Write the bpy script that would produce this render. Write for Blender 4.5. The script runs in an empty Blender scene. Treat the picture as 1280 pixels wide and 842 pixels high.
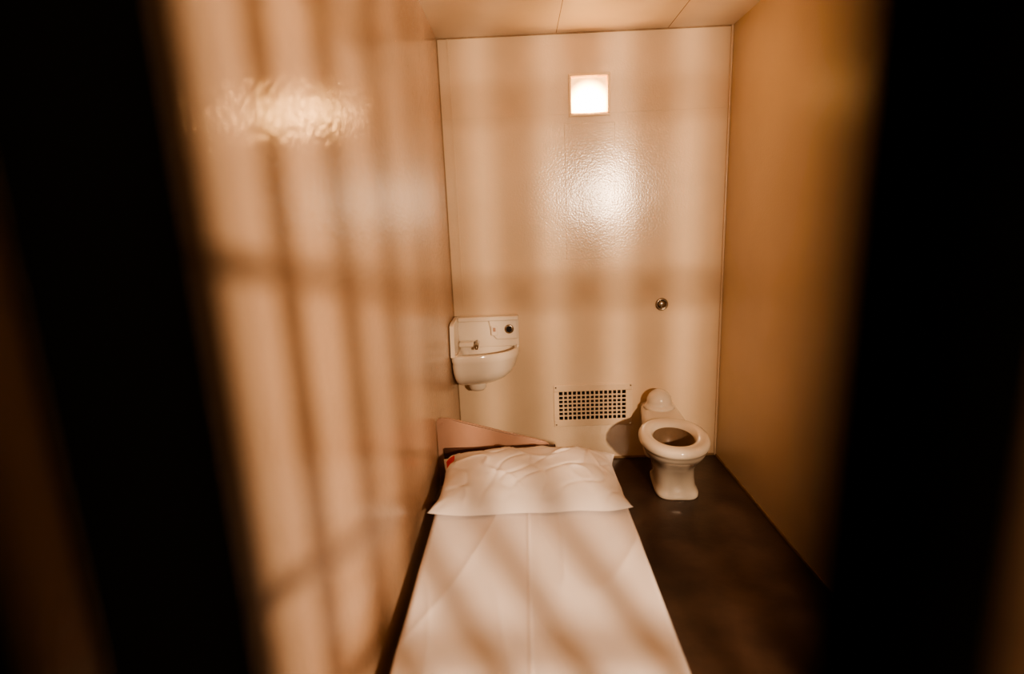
import bpy, bmesh, math
from mathutils import Vector, Matrix, noise

scene = bpy.context.scene
CAMH = 1.496
XL, XR, YB, YF, H = -0.4055, 1.178, 3.2, 0.05, 2.45

# ---------------------------------------------------------------- materials
def mat(name, color, rough=0.5, metal=0.0, bump=0.0, bscale=50.0, var=0.0, vscale=4.0,
        bump2=0.0, b2scale=6.0, emis=None, estr=0.0, spec=0.5, coat=0.0, color2=None):
    m = bpy.data.materials.new(name); m.use_nodes = True
    nt = m.node_tree; N = nt.nodes; L = nt.links
    b = N["Principled BSDF"]
    b.inputs["Base Color"].default_value = (*color, 1)
    b.inputs["Roughness"].default_value = rough
    b.inputs["Metallic"].default_value = metal
    b.inputs["Specular IOR Level"].default_value = spec
    b.inputs["Coat Weight"].default_value = coat
    tc = N.new("ShaderNodeTexCoord")
    if var > 0:
        n = N.new("ShaderNodeTexNoise"); n.inputs["Scale"].default_value = vscale
        n.inputs["Detail"].default_value = 6
        L.new(tc.outputs["Object"], n.inputs["Vector"])
        r = N.new("ShaderNodeValToRGB")
        c2 = color2 or tuple(c * (1 - var) for c in color)
        r.color_ramp.elements[0].position = 0.35; r.color_ramp.elements[0].color = (*c2, 1)
        r.color_ramp.elements[1].position = 0.65; r.color_ramp.elements[1].color = (*color, 1)
        L.new(n.outputs["Fac"], r.inputs["Fac"]); L.new(r.outputs["Color"], b.inputs["Base Color"])
    last = None
    for s, sc in ((bump2, b2scale), (bump, bscale)):
        if s > 0:
            n = N.new("ShaderNodeTexNoise"); n.inputs["Scale"].default_value = sc
            n.inputs["Detail"].default_value = 2
            L.new(tc.outputs["Object"], n.inputs["Vector"])
            bp = N.new("ShaderNodeBump"); bp.inputs["Strength"].default_value = 1.0
            bp.inputs["Distance"].default_value = s
            L.new(n.outputs["Fac"], bp.inputs["Height"])
            if last: L.new(last.outputs["Normal"], bp.inputs["Normal"])
            last = bp
    if last: L.new(last.outputs["Normal"], b.inputs["Normal"])
    return m

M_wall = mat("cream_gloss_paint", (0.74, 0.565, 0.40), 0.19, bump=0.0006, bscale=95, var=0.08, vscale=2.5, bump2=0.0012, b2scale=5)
M_wallL = mat("dimmed_gloss_paint", (0.53, 0.36, 0.245), 0.15, bump=0.0014, bscale=75, var=0.10, vscale=2.0, bump2=0.0012, b2scale=4)  # darker copy of the wall paint; dimmer light is put into its colour
M_wallside = mat("tan_satin_paint", (0.66, 0.53, 0.40), 0.34, bump=0.0009, bscale=85, var=0.10, vscale=2.0, bump2=0.0015, b2scale=4, spec=.35)
M_ceil = mat("ceiling_paint", (0.84, 0.74, 0.62), 0.5, bump=0.0006, bscale=60, var=0.08, vscale=3)
M_seam = mat("dark_seam", (0.32, 0.21, 0.12), 0.6, var=0.3, vscale=20)  # dark brown for thin lines along corners, ceiling joints and wall bases
M_floor = mat("worn_brown_concrete", (0.072, 0.042, 0.029), 0.32, bump=0.0007, bscale=40, var=0.45, vscale=5, color2=(0.038, 0.021, 0.015), spec=0.45)
M_bar = mat("black_painted_steel", (0.0008, 0.0007, 0.0006), 1.0, bump=0.0003, bscale=120, spec=0.0)
M_sheet = mat("white_cotton_sheet", (0.86, 0.80, 0.79), 0.85, bump=0.0003, bscale=400, bump2=0.003, b2scale=6, spec=0.2)
M_pillow = mat("white_cotton_pillowcase", (0.84, 0.77, 0.73), 0.85, bump=0.0003, bscale=400, bump2=0.005, b2scale=7, spec=0.2)
M_porc = mat("cream_porcelain", (0.80, 0.70, 0.59), 0.12, var=0.04, vscale=3, coat=0.4)
M_porc_in = mat("brown_bowl_interior", (0.30, 0.20, 0.13), 0.35, var=0.3, vscale=9, spec=.3)  # mottled brown, darker than the porcelain of the rim
M_water = mat("dark_bowl_water", (0.05, 0.035, 0.02), 0.25, var=0.2, vscale=9, spec=.15)
M_chrome = mat("worn_chrome", (0.36, 0.31, 0.25), 0.25, metal=1.0, bump=0.0002, bscale=90)
M_dark = mat("dark_hollow", (0.012, 0.008, 0.006), 0.9, var=0.2)
M_plate = mat("pinkish_steel_paint", (0.42, 0.25, 0.18), 0.45, var=0.1, vscale=6, bump=0.0003, bscale=80)
M_frame = mat("brown_steel_paint", (0.08, 0.03, 0.018), 0.45, var=0.3, vscale=10)
M_vent = mat("vent_paint", (0.74, 0.57, 0.41), 0.35, var=0.08, vscale=12)
M_red = mat("red_label_ink", (0.75, 0.02, 0.01), 0.7, var=0.1, vscale=30)
M_tag = mat("label_cloth", (0.88, 0.84, 0.80), 0.8, var=0.05, vscale=30)
M_lampframe = mat("lamp_frame_paint", (0.80, 0.60, 0.38), 0.35, var=0.05, vscale=10)

LX0, LX1, LZ0, LZ1 = 0.312, 0.510, CAMH + 0.543, CAMH + 0.735
M_glass = bpy.data.materials.new("lit_frosted_glass"); M_glass.use_nodes = True
nt = M_glass.node_tree; b = nt.nodes["Principled BSDF"]
tc = nt.nodes.new("ShaderNodeTexCoord")
mp = nt.nodes.new("ShaderNodeVectorMath"); mp.operation = 'DISTANCE'
mp.inputs[1].default_value = ((LX0 + LX1) / 2, YB + .02, LZ0 + .055)
nt.links.new(tc.outputs["Object"], mp.inputs[0])
rp = nt.nodes.new("ShaderNodeMapRange"); rp.interpolation_type = 'SMOOTHSTEP'
rp.inputs["From Min"].default_value = 0.0; rp.inputs["From Max"].default_value = 0.135
rp.inputs["To Min"].default_value = 85; rp.inputs["To Max"].default_value = 1.6
nt.links.new(mp.outputs["Value"], rp.inputs["Value"])
nt.links.new(rp.outputs["Result"], b.inputs["Emission Strength"])
b.inputs["Emission Color"].default_value = (1.0, 0.50, 0.17, 1)
b.inputs["Base Color"].default_value = (0.9, 0.8, 0.6, 1)

# ---------------------------------------------------------------- helpers
def mesh_obj(name, verts, faces, material, smooth=False, parent=None):
    me = bpy.data.meshes.new(name); me.from_pydata([tuple(v) for v in verts], [], faces); me.update()
    bm = bmesh.new(); bm.from_mesh(me); bmesh.ops.recalc_face_normals(bm, faces=bm.faces); bm.to_mesh(me); bm.free()
    o = bpy.data.objects.new(name, me); scene.collection.objects.link(o)
    mats = material if isinstance(material, (list, tuple)) else [material]
    for m in mats: me.materials.append(m)
    if smooth:
        for p in me.polygons: p.use_smooth = True
    if parent: o.parent = parent
    return o

def box(name, x0, x1, y0, y1, z0, z1, material, bevel=0.0, parent=None, seg=2):
    v = [(x, y, z) for z in (z0, z1) for y in (y0, y1) for x in (x0, x1)]
    f = [(0, 1, 3, 2), (4, 5, 7, 6), (0, 1, 5, 4), (2, 3, 7, 6), (0, 2, 6, 4), (1, 3, 7, 5)]
    o = mesh_obj(name, v, f, material, parent=parent)
    if bevel > 0:
        md = o.modifiers.new("bevel", "BEVEL"); md.width = bevel; md.segments = seg
        for p in o.data.polygons: p.use_smooth = True
        md.harden_normals = True
    return o

def cyl(name, p0, p1, r, material, n=24, parent=None, r1=None, bevel=0):
    p0, p1 = Vector(p0), Vector(p1); d = (p1 - p0).normalized()
    a = d.orthogonal().normalized(); c = d.cross(a)
    r1 = r if r1 is None else r1
    vs = []
    for p, rr in ((p0, r), (p1, r1)):
        for i in range(n):
            t = 2 * math.pi * i / n
            vs.append(p + a * math.cos(t) * rr + c * math.sin(t) * rr)
    fs = [(i, (i + 1) % n, n + (i + 1) % n, n + i) for i in range(n)] + [tuple(range(n)), tuple(range(n, 2 * n))]
    o = mesh_obj(name, vs, fs, material, parent=parent)
    for p in o.data.polygons: p.use_smooth = len(p.vertices) == 4
    if bevel:
        md = o.modifiers.new("bevel", "BEVEL"); md.width = bevel; md.segments = 3; md.limit_method = 'ANGLE'
    return o

def loft(name, rings, material, cap0=True, cap1=True, parent=None, smooth=True, sub=0):
    n = len(rings[0]); vs = [p for r in rings for p in r]; fs = []
    for k in range(len(rings) - 1):
        for i in range(n):
            j = (i + 1) % n
            fs.append((k * n + i, k * n + j, (k + 1) * n + j, (k + 1) * n + i))
    if cap0: fs.append(tuple(range(n)))
    if cap1: fs.append(tuple(range((len(rings) - 1) * n, len(rings) * n)))
    return mesh_obj(name, vs, fs, material, smooth=smooth, parent=parent)

def empty(name, loc=(0, 0, 0), rotz=0.0):
    e = bpy.data.objects.new(name, None); e.location = loc; e.rotation_euler = (0, 0, rotz)
    e.empty_display_size = 0.1
    scene.collection.objects.link(e); return e

def sring(cx, cy, rx, ry, z, n=48, e=2.0):
    out = []
    for i in range(n):
        t = 2 * math.pi * i / n; c, s = math.cos(t), math.sin(t)
        out.append((cx + math.copysign(abs(c) ** (2 / e), c) * rx, cy + math.copysign(abs(s) ** (2 / e), s) * ry, z))
    return out

# ---------------------------------------------------------------- room shell
YC = -2.2
box("floor", XL - 0.1, XR + 0.1, YC, YB + 0.1, -0.08, 0.0, M_floor)
box("ceiling", XL - 0.1, XR + 0.1, YF, YB + 0.1, H, H + 0.08, M_ceil)
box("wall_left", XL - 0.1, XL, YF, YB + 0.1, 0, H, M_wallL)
box("wall_right", XR, XR + 0.1, YF, YB + 0.1, 0, H, M_wallside)

VX0, VX1, VZ0, VZ1 = 0.195, 0.628, 0.258, 0.456
def wall_with_holes():
    xs = [XL, VX0, LX0, LX1, VX1, XR]; zs = [0, VZ0, VZ1, LZ0, LZ1, H]
    vs, fs = [], []; idx = {}
    def V(x, y, z):
        k = (x, y, z)
        if k not in idx: idx[k] = len(vs); vs.append(k)
        return idx[k]
    hole = set()
    for i in range(5):
        for j in range(5):
            cx = (xs[i] + xs[i + 1]) / 2; cz = (zs[j] + zs[j + 1]) / 2
            if VX0 < cx < VX1 and VZ0 < cz < VZ1: hole.add((i, j))
            if LX0 < cx < LX1 and LZ0 < cz < LZ1: hole.add((i, j))
    for i in range(5):
        for j in range(5):
            if (i, j) in hole: continue
            a = [(xs[i], zs[j]), (xs[i + 1], zs[j]), (xs[i + 1], zs[j + 1]), (xs[i], zs[j + 1])]
            for y in (YB, YB + 0.1): fs.append(tuple(V(x, y, z) for x, z in a))
            for (di, dj, p, q) in ((0, -1, 0, 1), (1, 0, 1, 2), (0, 1, 2, 3), (-1, 0, 3, 0)):
                ni, nj = i + di, j + dj
                if (ni, nj) in hole or not (0 <= ni < 5 and 0 <= nj < 5):
                    fs.append((V(a[p][0], YB, a[p][1]), V(a[q][0], YB, a[q][1]), V(a[q][0], YB + .1, a[q][1]), V(a[p][0], YB + .1, a[p][1])))
    mesh_obj("wall_back", vs, fs, M_wall)
wall_with_holes()

box("trim_1", XL, XR, YB - 0.005, YB, H - 0.006, H, M_seam)
box("trim_2", XL, XL + 0.004, YB - 0.004, YB, 0, H, M_seam)
box("trim_3", XR - 0.012, XR, YB - 0.012, YB, 0, H, M_wall, bevel=0.004)
box("trim_4", 0.235, 0.238, YF, YB, H - 0.001, H, M_seam)
box("trim_5", 0.83, 0.833, YF, YB, H - 0.001, H, M_seam)
box("trim_6", XL, XR, 2.65, 2.653, H - 0.001, H, M_seam)
box("trim_9", XL + 0.055, XL + 0.065, YB - 0.004, YB, 0.95, H, M_wall)
box("trim_10", XL, XR, YB - 0.002, YB, 2.04, 2.045, M_wall)
box("baseboard_right", XR - 0.006, XR, YF, YB, 0, 0.012, M_seam)
box("baseboard_back", XL, XR, YB - 0.006, YB, 0, 0.012, M_seam)
box("access_panel", LX0 - 0.04, LX1 + 0.04, YB - 0.0025, YB, 1.25, LZ0 - 0.05, M_wall, bevel=0.001)

# ---------------------------------------------------------------- bars
gate = empty("cell_bar_gate")
BY, S = 0.08, 0.121
k = -1
while True:
    x = 0.0610 + S * k
    if x > XR - 0.01: break
    cyl("bar_%d" % (k + 2), (x, BY, 0), (x, BY, H), 0.0155 if k < 1 else .018, M_bar, parent=gate)
    k += 1
box("side_plate", XL, -0.094, BY - 0.010, BY + 0.010, 0, H, M_bar, bevel=0.003, parent=gate)
for i, (z, hh) in enumerate(((CAMH + 0.39, .008), (CAMH + 0.062, .012), (CAMH - 0.29, .011), (CAMH - 0.47, .014), (CAMH - 0.95, .013), (0.06, .02), (H - 0.04, .02))):
    box("crossbar_%d" % (i + 1), XL, XR, BY - 0.006, BY + 0.006, z - hh, z + hh, M_bar, bevel=0.002, parent=gate)

# ---------------------------------------------------------------- recessed lamp
lamp = empty("recessed_wall_lamp")
w = 0.014
box("frame_top", LX0 - w, LX1 + w, YB - 0.008, YB + 0.0, LZ1, LZ1 + w, M_lampframe, 0.003, lamp)
box("frame_bottom", LX0 - w, LX1 + w, YB - 0.008, YB + 0.0, LZ0 - w, LZ0, M_lampframe, 0.003, lamp)
box("frame_left", LX0 - w, LX0, YB - 0.008, YB + 0.0, LZ0, LZ1, M_lampframe, 0.003, lamp)
box("frame_right", LX1, LX1 + w, YB - 0.008, YB + 0.0, LZ0, LZ1, M_lampframe, 0.003, lamp)
box("glass", LX0 + 0.003, LX1 - 0.003, YB + 0.02, YB + 0.03, LZ0 + 0.003, LZ1 - 0.003, M_glass, 0.002, lamp)
box("housing", LX0, LX1, YB + 0.085, YB + 0.095, LZ0, LZ1, M_lampframe, 0, lamp)

# ---------------------------------------------------------------- vent
vent = empty("ventilation_grille")
gx0, gx1, gz0, gz1 = 0.208, 0.616, 0.266, 0.446
box("plate_top", 0.177, 0.657, YB - 0.008, YB, gz1, 0.488, M_vent, 0.003, vent)
box("plate_bottom", 0.177, 0.657, YB - 0.008, YB, 0.222, gz0, M_vent, 0.003, vent)
box("plate_left", 0.177, gx0, YB - 0.008, YB, gz0, gz1, M_vent, 0.0, vent)
box("plate_right", gx1, 0.657, YB - 0.008, YB, gz0, gz1, M_vent, 0.0, vent)
NX, NZ = 15, 7
px = (gx1 - gx0) / NX; pz = (gz1 - gz0) / NZ
for i in range(1, NX):
    x = gx0 + px * i
    box("slat_v%d" % i, x - 0.0040, x + 0.0040, YB - 0.0075, YB - 0.001, gz0, gz1, M_vent, 0, vent)
for i in range(1, NZ):
    z = gz0 + pz * i
    box("slat_h%d" % i, gx0, gx1, YB - 0.0072, YB - 0.0012, z - 0.0040, z + 0.0040, M_vent, 0, vent)
box("duct", VX0 + .001, VX1 - .001, YB + 0.07, YB + 0.09, VZ0 + .001, VZ1 - .001, M_dark, 0, vent)
box("duct_floor", VX0 + .001, VX1 - .001, YB + 0.001, YB + 0.07, VZ0 + 0.0005, VZ0 + .003, M_dark, 0, vent)
box("duct_roof", VX0 + .001, VX1 - .001, YB + 0.001, YB + 0.07, VZ1 - .003, VZ1 - 0.0005, M_dark, 0, vent)
for i, (x, z) in enumerate(((0.19, 0.475), (0.644, 0.475), (0.19, 0.235), (0.644, 0.235))):
    cyl("screw_%d" % i, (x, YB - 0.011, z), (x, YB - 0.007, z), 0.005, M_chrome, 12, vent)

# ---------------------------------------------------------------- flush button
fb = empty("flush_button")
bx, bz = 0.825, CAMH - 0.531
def ringprof(name, cx, y, cz, prof, m, parent, n=40):
    rings = [[(cx + r * math.cos(2 * math.pi * i / n), y - d, cz + r * math.sin(2 * math.pi * i / n)) for i in range(n)] for r, d in prof]
    return loft(name, rings, m, parent=parent)
ringprof("flange", bx, YB, bz, [(0.037, 0), (0.037, 0.006), (0.033, 0.011), (0.026, 0.012), (0.024, 0.006)], M_chrome, fb)
ringprof("push_cap", bx, YB, bz, [(0.022, 0.004), (0.022, 0.012), (0.018, 0.018), (0.008, 0.020)], M_chrome, fb)

# ---------------------------------------------------------------- toilet
T = empty("toilet", (0.805, 3.19, 0), math.radians(-5))
yc = -0.54
def sh(z): return .040 * max(0, 1 - z / .33) ** .8
prof = [(-0.36, .112, .172, 0.000, 4), (-0.36, .117, .174, 0.006, 4), (-0.36, .117, .174, 0.022, 4),
    (-0.36, .112, .169, 0.034, 3.6), (-0.365, .106, .162, 0.060, 3.2), (-0.37, .106, .162, 0.110, 3.0), (-0.38, .112, .170, 0.165, 2.8),
    (-0.41, .122, .188, 0.210, 2.6), (-0.45, .138, .208, 0.250, 2.4), (-0.49, .152, .220, 0.285, 2.3), (-0.52, .159, .222, 0.315, 2.2),
    (yc + .01, .160, .220, 0.333, 2.1)]
rings = [sring(sh(z), c, a, b_, z, e=e) for c, a, b_, z, e in prof]
rings += [sring(0, yc, .171, .230, 0.340, e=2.1), sring(0, yc, .176, .236, 0.352, e=2.1),
    sring(0, yc, .175, .235, 0.368, e=2.1), sring(0, yc, .168, .228, 0.380, e=2.1), sring(0, yc, .150, .208, 0.387, e=2.1),
    sring(0, yc, .122, .172, 0.384, e=2.1), sring(0, yc, .108, .150, 0.374, e=2.1), sring(0, yc, .102, .142, 0.357, e=2.1)]
loft("bowl", rings, M_porc, cap1=False, parent=T)
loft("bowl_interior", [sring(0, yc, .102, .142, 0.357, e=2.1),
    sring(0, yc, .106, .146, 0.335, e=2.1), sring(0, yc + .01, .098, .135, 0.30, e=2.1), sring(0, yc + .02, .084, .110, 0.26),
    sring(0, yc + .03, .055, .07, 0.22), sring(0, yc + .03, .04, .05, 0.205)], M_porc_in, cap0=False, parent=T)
loft("water", [sring(0, yc + .02, .080, .105, 0.256), sring(0, yc + .02, .080, .105, 0.257)], M_water, parent=T, smooth=False)
def deckring(y, hw, z0, z1, n=32):
    out = []
    for i in range(n):
        t = 2 * math.pi * i / n; c, s = math.cos(t), math.sin(t)
        out.append((math.copysign(abs(c) ** .45, c) * hw, y, (z0 + z1) / 2 + math.copysign(abs(s) ** .45, s) * (z1 - z0) / 2))
    return out
loft("rear_deck", [deckring(-.375, .090, .20, .345), deckring(-.35, .125, .15, .364), deckring(-.28, .125, .16, .372),
                   deckring(-.17, .115, .20, .376), deckring(-.06, .105, .23, .378), deckring(-.02, .104, .23, .378), deckring(-.010, .095, .24, .366)], M_porc, parent=T)
dome = [sring(-.005, -.115, .090, .090, .370), sring(-.005, -.115, .088, .088, .384), sring(-.005, -.115, .080, .080, .392), sring(-.005, -.115, .073, .073, .40), sring(-.005, -.115, .072, .072, .41)]
for i in range(1, 9):
    a = math.pi / 2 * i / 9
    dome.append(sring(-.005, -.115, .072 * math.cos(a), .072 * math.cos(a), .41 + .072 * math.sin(a)))
loft("dome_cap", dome, M_porc, parent=T)
for sx in (-1, 1):
    ring = [sring(.035 + sx * .098, -.27, .012 * math.cos(a), .012 * math.cos(a), .03 + .012 * math.sin(a), 16) for a in (0, .4, .8, 1.2, 1.5)]
    loft("bolt_cap_%d" % (sx + 2), ring, M_porc, parent=T)

# ---------------------------------------------------------------- sink
Sk = empty("wall_hung_sink")
def sink_plan(inset, cx=None, cy=None, scale=1.0, z=0.0):
    x0, x1, y1, y0 = XL + 0.004 + inset, -0.022 - inset, YB - 0.002 - inset, 2.895 + inset
    pts = []
    w_, d_ = x1 - x0, y1 - y0
    for i in range(8): pts.append((x1 - w_ * i / 8, y1))
    for i in range(8): pts.append((x0, y1 - (d_ - .05) * i / 8))
    for i in range(6):
        a = math.pi + (math.pi / 2) * i / 6
        pts.append((x0 + .05 + .05 * math.cos(a), y0 + .05 + .05 * math.sin(a)))
    a_w = w_ - .05; a_d = d_ - .05
    for i in range(18):
        a = (math.pi / 2) * i / 17
        e = 2 / 2.5
        pts.append((x0 + .05 + a_w * math.sin(a) ** e, y0 + a_d * (1 - math.cos(a) ** e)))
    if scale != 1.0:
        pts = [(cx + (x - cx) * scale, cy + (y - cy) * scale) for x, y in pts]
    return [(x, y, z) for x, y in pts]
scx, scy = -.335, 3.13
RZ = 0.765
rg = []
for s, z in ((.25, .560), (.45, .564), (.62, .576), (.75, .595), (.85, .622), (.92, .656), (.965, .70)):
    rg.append(sink_plan(0, scx, scy, s, z))
rg += [sink_plan(.004, z=.718), sink_plan(0, z=.730), sink_plan(0, z=.757), sink_plan(.005, z=RZ), sink_plan(.018, z=RZ + .002),
       sink_plan(.030, z=RZ - .006), sink_plan(.036, z=RZ - .03)]
for s, z in ((.84, .70), (.7, .665), (.5, .645), (.25, .637)):
    rg.append(sink_plan(.02, -.245, 3.07, s * .9, z))
loft("basin", rg, M_porc, parent=Sk)
def prism(name, pts, axis, a0, a1, m, parent, bevel=0.006):
    n = len(pts); vs = []
    for a in (a0, a1):
        for p, q in pts:
            vs.append((a, p, q) if axis == 'x' else (p, a, q))
    fs = [tuple(range(n)), tuple(range(n, 2 * n))] + [(i, (i + 1) % n, n + (i + 1) % n, n + i) for i in range(n)]
    o = mesh_obj(name, vs, fs, m, parent=parent)
    md = o.modifiers.new("bevel", "BEVEL"); md.width = bevel; md.segments = 3; md.limit_method = 'ANGLE'
    for p in o.data.polygons: p.use_smooth = True
    md.harden_normals = True
    return o
prism("back_panel", [(XL + .004, .755), (-.022, .755), (-.022, .930), (-.030, .940), (XL + .004, .940)], 'y', YB - .045, YB - .002, M_porc, Sk)
prism("side_wing", [(YB - .01, .75), (YB - .01, .940), (2.955, .940), (2.93, .927), (2.905, .755)], 'x', XL + .004, XL + .030, M_porc, Sk)
prism("raised_panel", [(-.155, .80), (-.03, .80), (-.03, .925), (-.20, .925), (-.185, .84)], 'y', YB - .060, YB - .040, M_porc, Sk, .008)
box("top_ledge", XL + .03, -.022, YB - .085, YB - .002, .915, .942, M_porc, .008, Sk, 3)
box("soap_ledge", XL + .03, XL + .12, YB - .11, YB - .04, .77, .80, M_porc, .01, Sk, 3)
box("valve_plate", -.185, -.145, YB - .068, YB - .056, .825, .885, M_porc, .006, Sk, 3)
box("valve_slot", -.173, -.157, YB - .0695, YB - .066, .850, .874, M_plate, .001, Sk)
ringprof("push_button_flange", -.078, YB - .058, .862, [(.027, 0), (.027, .006), (.022, .010), (.019, .010)], M_chrome, Sk)
ringprof("push_button", -.078, YB - .062, .862, [(.017, 0), (.017, .012), (.011, .017)], M_dark, Sk)
cyl("spout", (-.27, YB - .05, .79), (-.27, YB - .13, .778), .013, M_chrome, parent=Sk, bevel=.003)
cyl("spout_tip", (-.27, YB - .122, .783), (-.27, YB - .125, .760), .009, M_chrome, parent=Sk)
dx, dy = -.275, 3.09
loft("drain_boss", [sring(dx, dy, .060, .055, .592), sring(dx, dy, .056, .050, .560), sring(dx, dy, .050, .045, .530), sring(dx, dy, .038, .035, .515)], M_porc, parent=Sk)
cyl("waste_pipe", (dx, dy, .550), (dx, YB - .002, .546), .020, M_porc, parent=Sk)

# ---------------------------------------------------------------- bed
bed = empty("prison_bed")
MX0, MX1, MY0, MY1, MZ0, MZ1 = -.352, .368, .33, 2.285, .335, .446
rings = []
NY = 170
for j in range(NY + 1):
    y = MY0 + (MY1 - MY0) * j / NY
    d = min(y - MY0, MY1 - y)
    rr = 0.03; shr = 0.0
    if d < rr: shr = rr - math.sqrt(max(0, rr * rr - (rr - d) ** 2))
    xa, xb, za, zb = MX0 + shr * .6, MX1 - shr * .6, MZ0 + shr * .6, MZ1 - shr * .6
    pts = []
    NT = 200
    for i in range(NT): pts.append((xa + (xb - xa) * i / NT, zb))
    for i in range(10): pts.append((xb, zb + (za - zb) * i / 10))
    for i in range(16): pts.append((xb + (xa - xb) * i / 16, za))
    for i in range(10): pts.append((xa, za + (zb - za) * i / 10))
    out = []
    Rr = .022
    for x, z in pts:
        cx = min(max(x, xa + Rr), xb - Rr); cz = min(max(z, za + Rr), zb - Rr)
        v = Vector((x - cx, z - cz))
        if abs(v.x) > 1e-6 and abs(v.y) > 1e-6:
            v = v.normalized() * Rr; x, z = cx + v.x, cz + v.y
        top = max(0, min(1, (z - (MZ1 - .03)) / .02))
        wz = noise.noise(Vector((x * 2.2 + y * .5, y * 2.0, 0))) * .004
        q = Vector((x * 3.0 - y * 1.6, (y + x) * .9, 3.3))
        wz += (1 - abs(noise.noise(q))) ** 14 * .0042
        q = Vector((x * 5.0 + y * 1.2, y * 1.1, 9.3))
        wz += (1 - abs(noise.noise(q))) ** 18 * .0032
        wz += math.exp(-((x + .010 - 0.008 * (y - 1)) / .0045) ** 2) * .0032
        z += wz * top
        side = 1 - top
        x += side * noise.noise(Vector((y * 5, z * 3, 1.0 if x > 0 else 5.0))) * .004
        out.append((x, y, z))
    rings.append(out)
loft("sheeted_mattress", rings, M_sheet, parent=bed)
box("rail_right", MX1 - .03, MX1 + .004, .30, 2.31, .285, .337, M_frame, .004, bed)
box("rail_left", MX0 - .004, MX0 + .03, .30, 2.31, .285, .337, M_frame, .004, bed)
box("rail_foot", MX0, MX1, .29, .325, .285, .36, M_frame, .004, bed)
box("rail_head", MX0, MX1, 2.29, 2.312, .285, .44, M_frame, .004, bed)
box("deck", MX0 + .03, MX1 - .03, .32, 2.29, .322, .334, M_frame, 0, bed)
for i, (x, y) in enumerate(((MX0 + .02, .33), (MX1 - .02, .33), (MX0 + .02, 2.28), (MX1 - .02, 2.28))):
    box("leg_%d" % (i + 1), x - .018, x + .018, y - .018, y + .018, .008, .286, M_frame, .003, bed)
    box("foot_%d" % (i + 1), x - .03, x + .03, y - .03, y + .03, 0, .008, M_frame, .002, bed)
for i, y in enumerate((.5, 2.1)):
    box("wall_bracket_%d" % (i + 1), XL, MX0 + .01, y - .03, y + .03, .29, .33, M_frame, .003, bed)
pl = [(XL + .002, .30), (XL + .002, .610), (XL + .008, .625), (XL + .022, .632)]
for i in range(13):
    u = i / 12
    pl.append((XL + .05 + (0.085 - (XL + .05)) * u, .628 - .128 * (u ** .9)))
pl += [(.12, .470), (.13, .44), (.13, .30)]
prism("head_plate", pl, 'y', 2.318, 2.326, M_plate, bed, .002)
prism("plate_edge", [(XL + .05, .631), (.085, .503), (.12, .473), (.115, .470), (.083, .500), (XL + .05, .628)], 'y', 2.316, 2.328, M_plate, bed, .001)
box("plate_lip", XL + .03, .13, 2.300, 2.318, .44, .488, M_frame, .002, bed)
cyl("plate_bolt", (XL + .028, 2.312, .600), (XL + .028, 2.319, .600), .006, M_plate, 16, bed)

# pillow
NU, NV = 110, 76
cx, cyy, ax, ay = .006, 2.010, .372, .228
def pil(u, v, top):
    au, av = abs(u), abs(v)
    X = ax * u * (1 - .085 * (1 - v * v) * (au ** 3))
    Y = ay * v * (1 - .045 * (1 - u * u) * (av ** 3))
    X += .008 * noise.noise(Vector((v * 2, u, .3)))
    Y += .014 * noise.noise(Vector((u * 2.4, v, 4.3)))
    prof = max(0, (1 - au ** 3.4)) ** .55 * max(0, (1 - av ** 3.0)) ** .55
    base = .452
    if top:
        z = base + .006 + .108 * prof
        z += .010 * noise.noise(Vector((u * 1.8, v * 1.2, 2.2))) * prof
        z += ((1 - abs(noise.noise(Vector((u * 2.0 + v * 1.0, v * 1.1 - u, 8.2))))) ** 14) * .008 * min(1, prof * 3)
        z -= ((1 - abs(noise.noise(Vector((u * 3.0 - v * 1.5, v * 1.6 + u, 1.7))))) ** 18) * .006 * min(1, prof * 3)
        ed = max(au, av) ** 5
        z += .006 * ed * math.sin((u * 15 if av > au else v * 12)) * min(1, prof * 4)
        z += .012 * (au * av) ** 6
    else:
        z = base + .001 + .004 * (1 - prof) + .012 * (au * av) ** 6
    return (cx + X, cyy + Y, z)
vs, fs = [], []
idt = {}
for top in (1, 0):
    for j in range(NV + 1):
        for i in range(NU + 1):
            idt[(top, i, j)] = len(vs); vs.append(pil(-1 + 2 * i / NU, -1 + 2 * j / NV, top))
for top in (1, 0):
    for j in range(NV):
        for i in range(NU):
            fs.append((idt[top, i, j], idt[top, i + 1, j], idt[top, i + 1, j + 1], idt[top, i, j + 1]))
bd = [(i, 0) for i in range(NU)] + [(NU, j) for j in range(NV)] + [(i, NV) for i in range(NU, 0, -1)] + [(0, j) for j in range(NV, 0, -1)]
for a in range(len(bd)):
    p, q = bd[a], bd[(a + 1) % len(bd)]
    fs.append((idt[1, p[0], p[1]], idt[1, q[0], q[1]], idt[0, q[0], q[1]], idt[0, p[0], p[1]]))
P = empty("pillow")
mesh_obj("pillowcase", vs, fs, M_pillow, smooth=True, parent=P)
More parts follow.
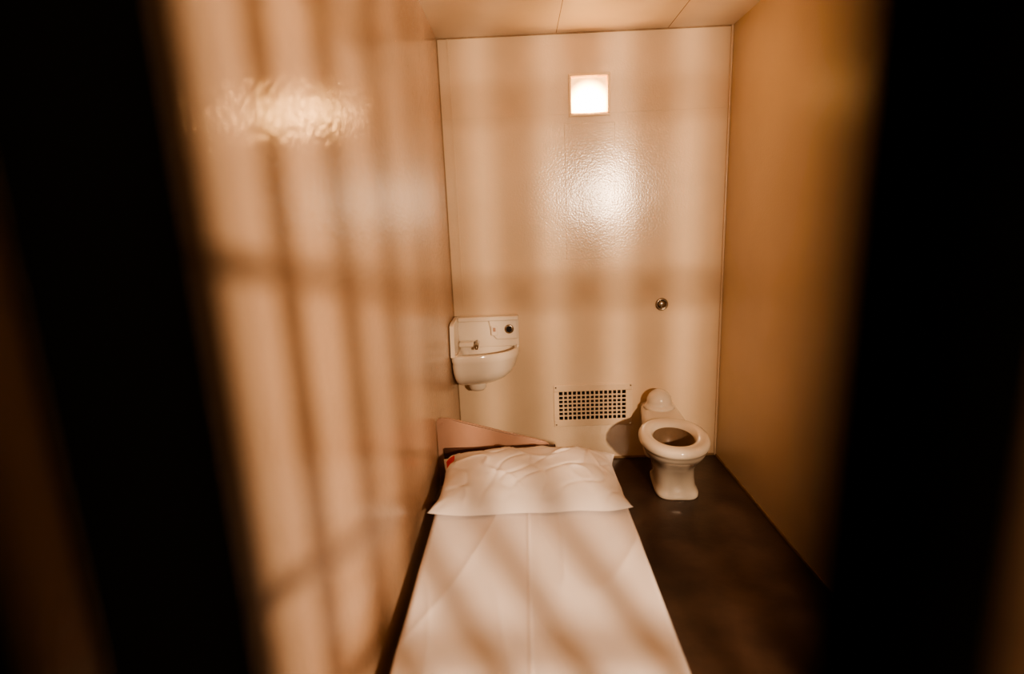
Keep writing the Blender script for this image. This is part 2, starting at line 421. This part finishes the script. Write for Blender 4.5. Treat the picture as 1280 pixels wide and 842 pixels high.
def patch(name, u0, u1, v0, v1, off, m):
    vs, fs = [], []; n = 8
    for j in range(n + 1):
        for i in range(n + 1):
            x, y, z = pil(u0 + (u1 - u0) * i / n, v0 + (v1 - v0) * j / n, 1)
            vs.append((x - off * .5, y, z + off))
    for j in range(n):
        for i in range(n):
            a = j * (n + 1) + i; fs.append((a, a + 1, a + n + 2, a + n + 1))
    mesh_obj(name, vs, fs, m, smooth=True, parent=P)
patch("label", -.985, -.84, .08, .70, .003, M_tag)
patch("label_print", -.972, -.855, .34, .64, .0045, M_red)

# ---------------------------------------------------------------- lights
def light(name, typ, loc, tgt, power, col, **kw):
    l = bpy.data.lights.new(name, typ); l.energy = power; l.color = col
    for k_, v_ in kw.items(): setattr(l, k_, v_)
    o = bpy.data.objects.new(name, l); o.location = loc
    o.rotation_euler = (Vector(tgt) - Vector(loc)).to_track_quat('-Z', 'Y').to_euler()
    scene.collection.objects.link(o); return o
light("corridor_lamp", 'AREA', (1.15, -1.35, CAMH + .29), (0.2, 2.6, 1.0), 215, (1.0, .72, .48), shape='DISK', size=.128)

wd = bpy.data.worlds.new("World"); scene.world = wd; wd.use_nodes = True
bg = wd.node_tree.nodes["Background"]
bg.inputs[0].default_value = (1.0, .68, .45, 1); bg.inputs[1].default_value = 0.06
try:
    scene.view_settings.look = 'AgX - Medium High Contrast'
except Exception as e_:
    print(e_)

# ---------------------------------------------------------------- camera (solved from vanishing points)
f = 683.0
D = Vector((8, -149, f)).normalized()
Dn = Vector((128, 3139, f)); Dn = (Dn - D * Dn.dot(D)).normalized()
R = Dn.cross(D)
ix = Vector((R[0], D[0], -Dn[0])); iy = Vector((R[1], D[1], -Dn[1])); iz = Vector((R[2], D[2], -Dn[2]))
cam = bpy.data.cameras.new("camera"); co = bpy.data.objects.new("camera", cam); scene.collection.objects.link(co)
m = Matrix.Identity(4)
for r_ in range(3):
    m[r_][0] = ix[r_]; m[r_][1] = -iy[r_]; m[r_][2] = -iz[r_]
m.translation = Vector((0, 0, CAMH))
co.matrix_world = m
cam.sensor_width = 36; cam.lens = f / 1280 * 36; cam.clip_start = .005
cam.dof.use_dof = True; cam.dof.focus_distance = 2.7; cam.dof.aperture_fstop = 1.1
scene.camera = co
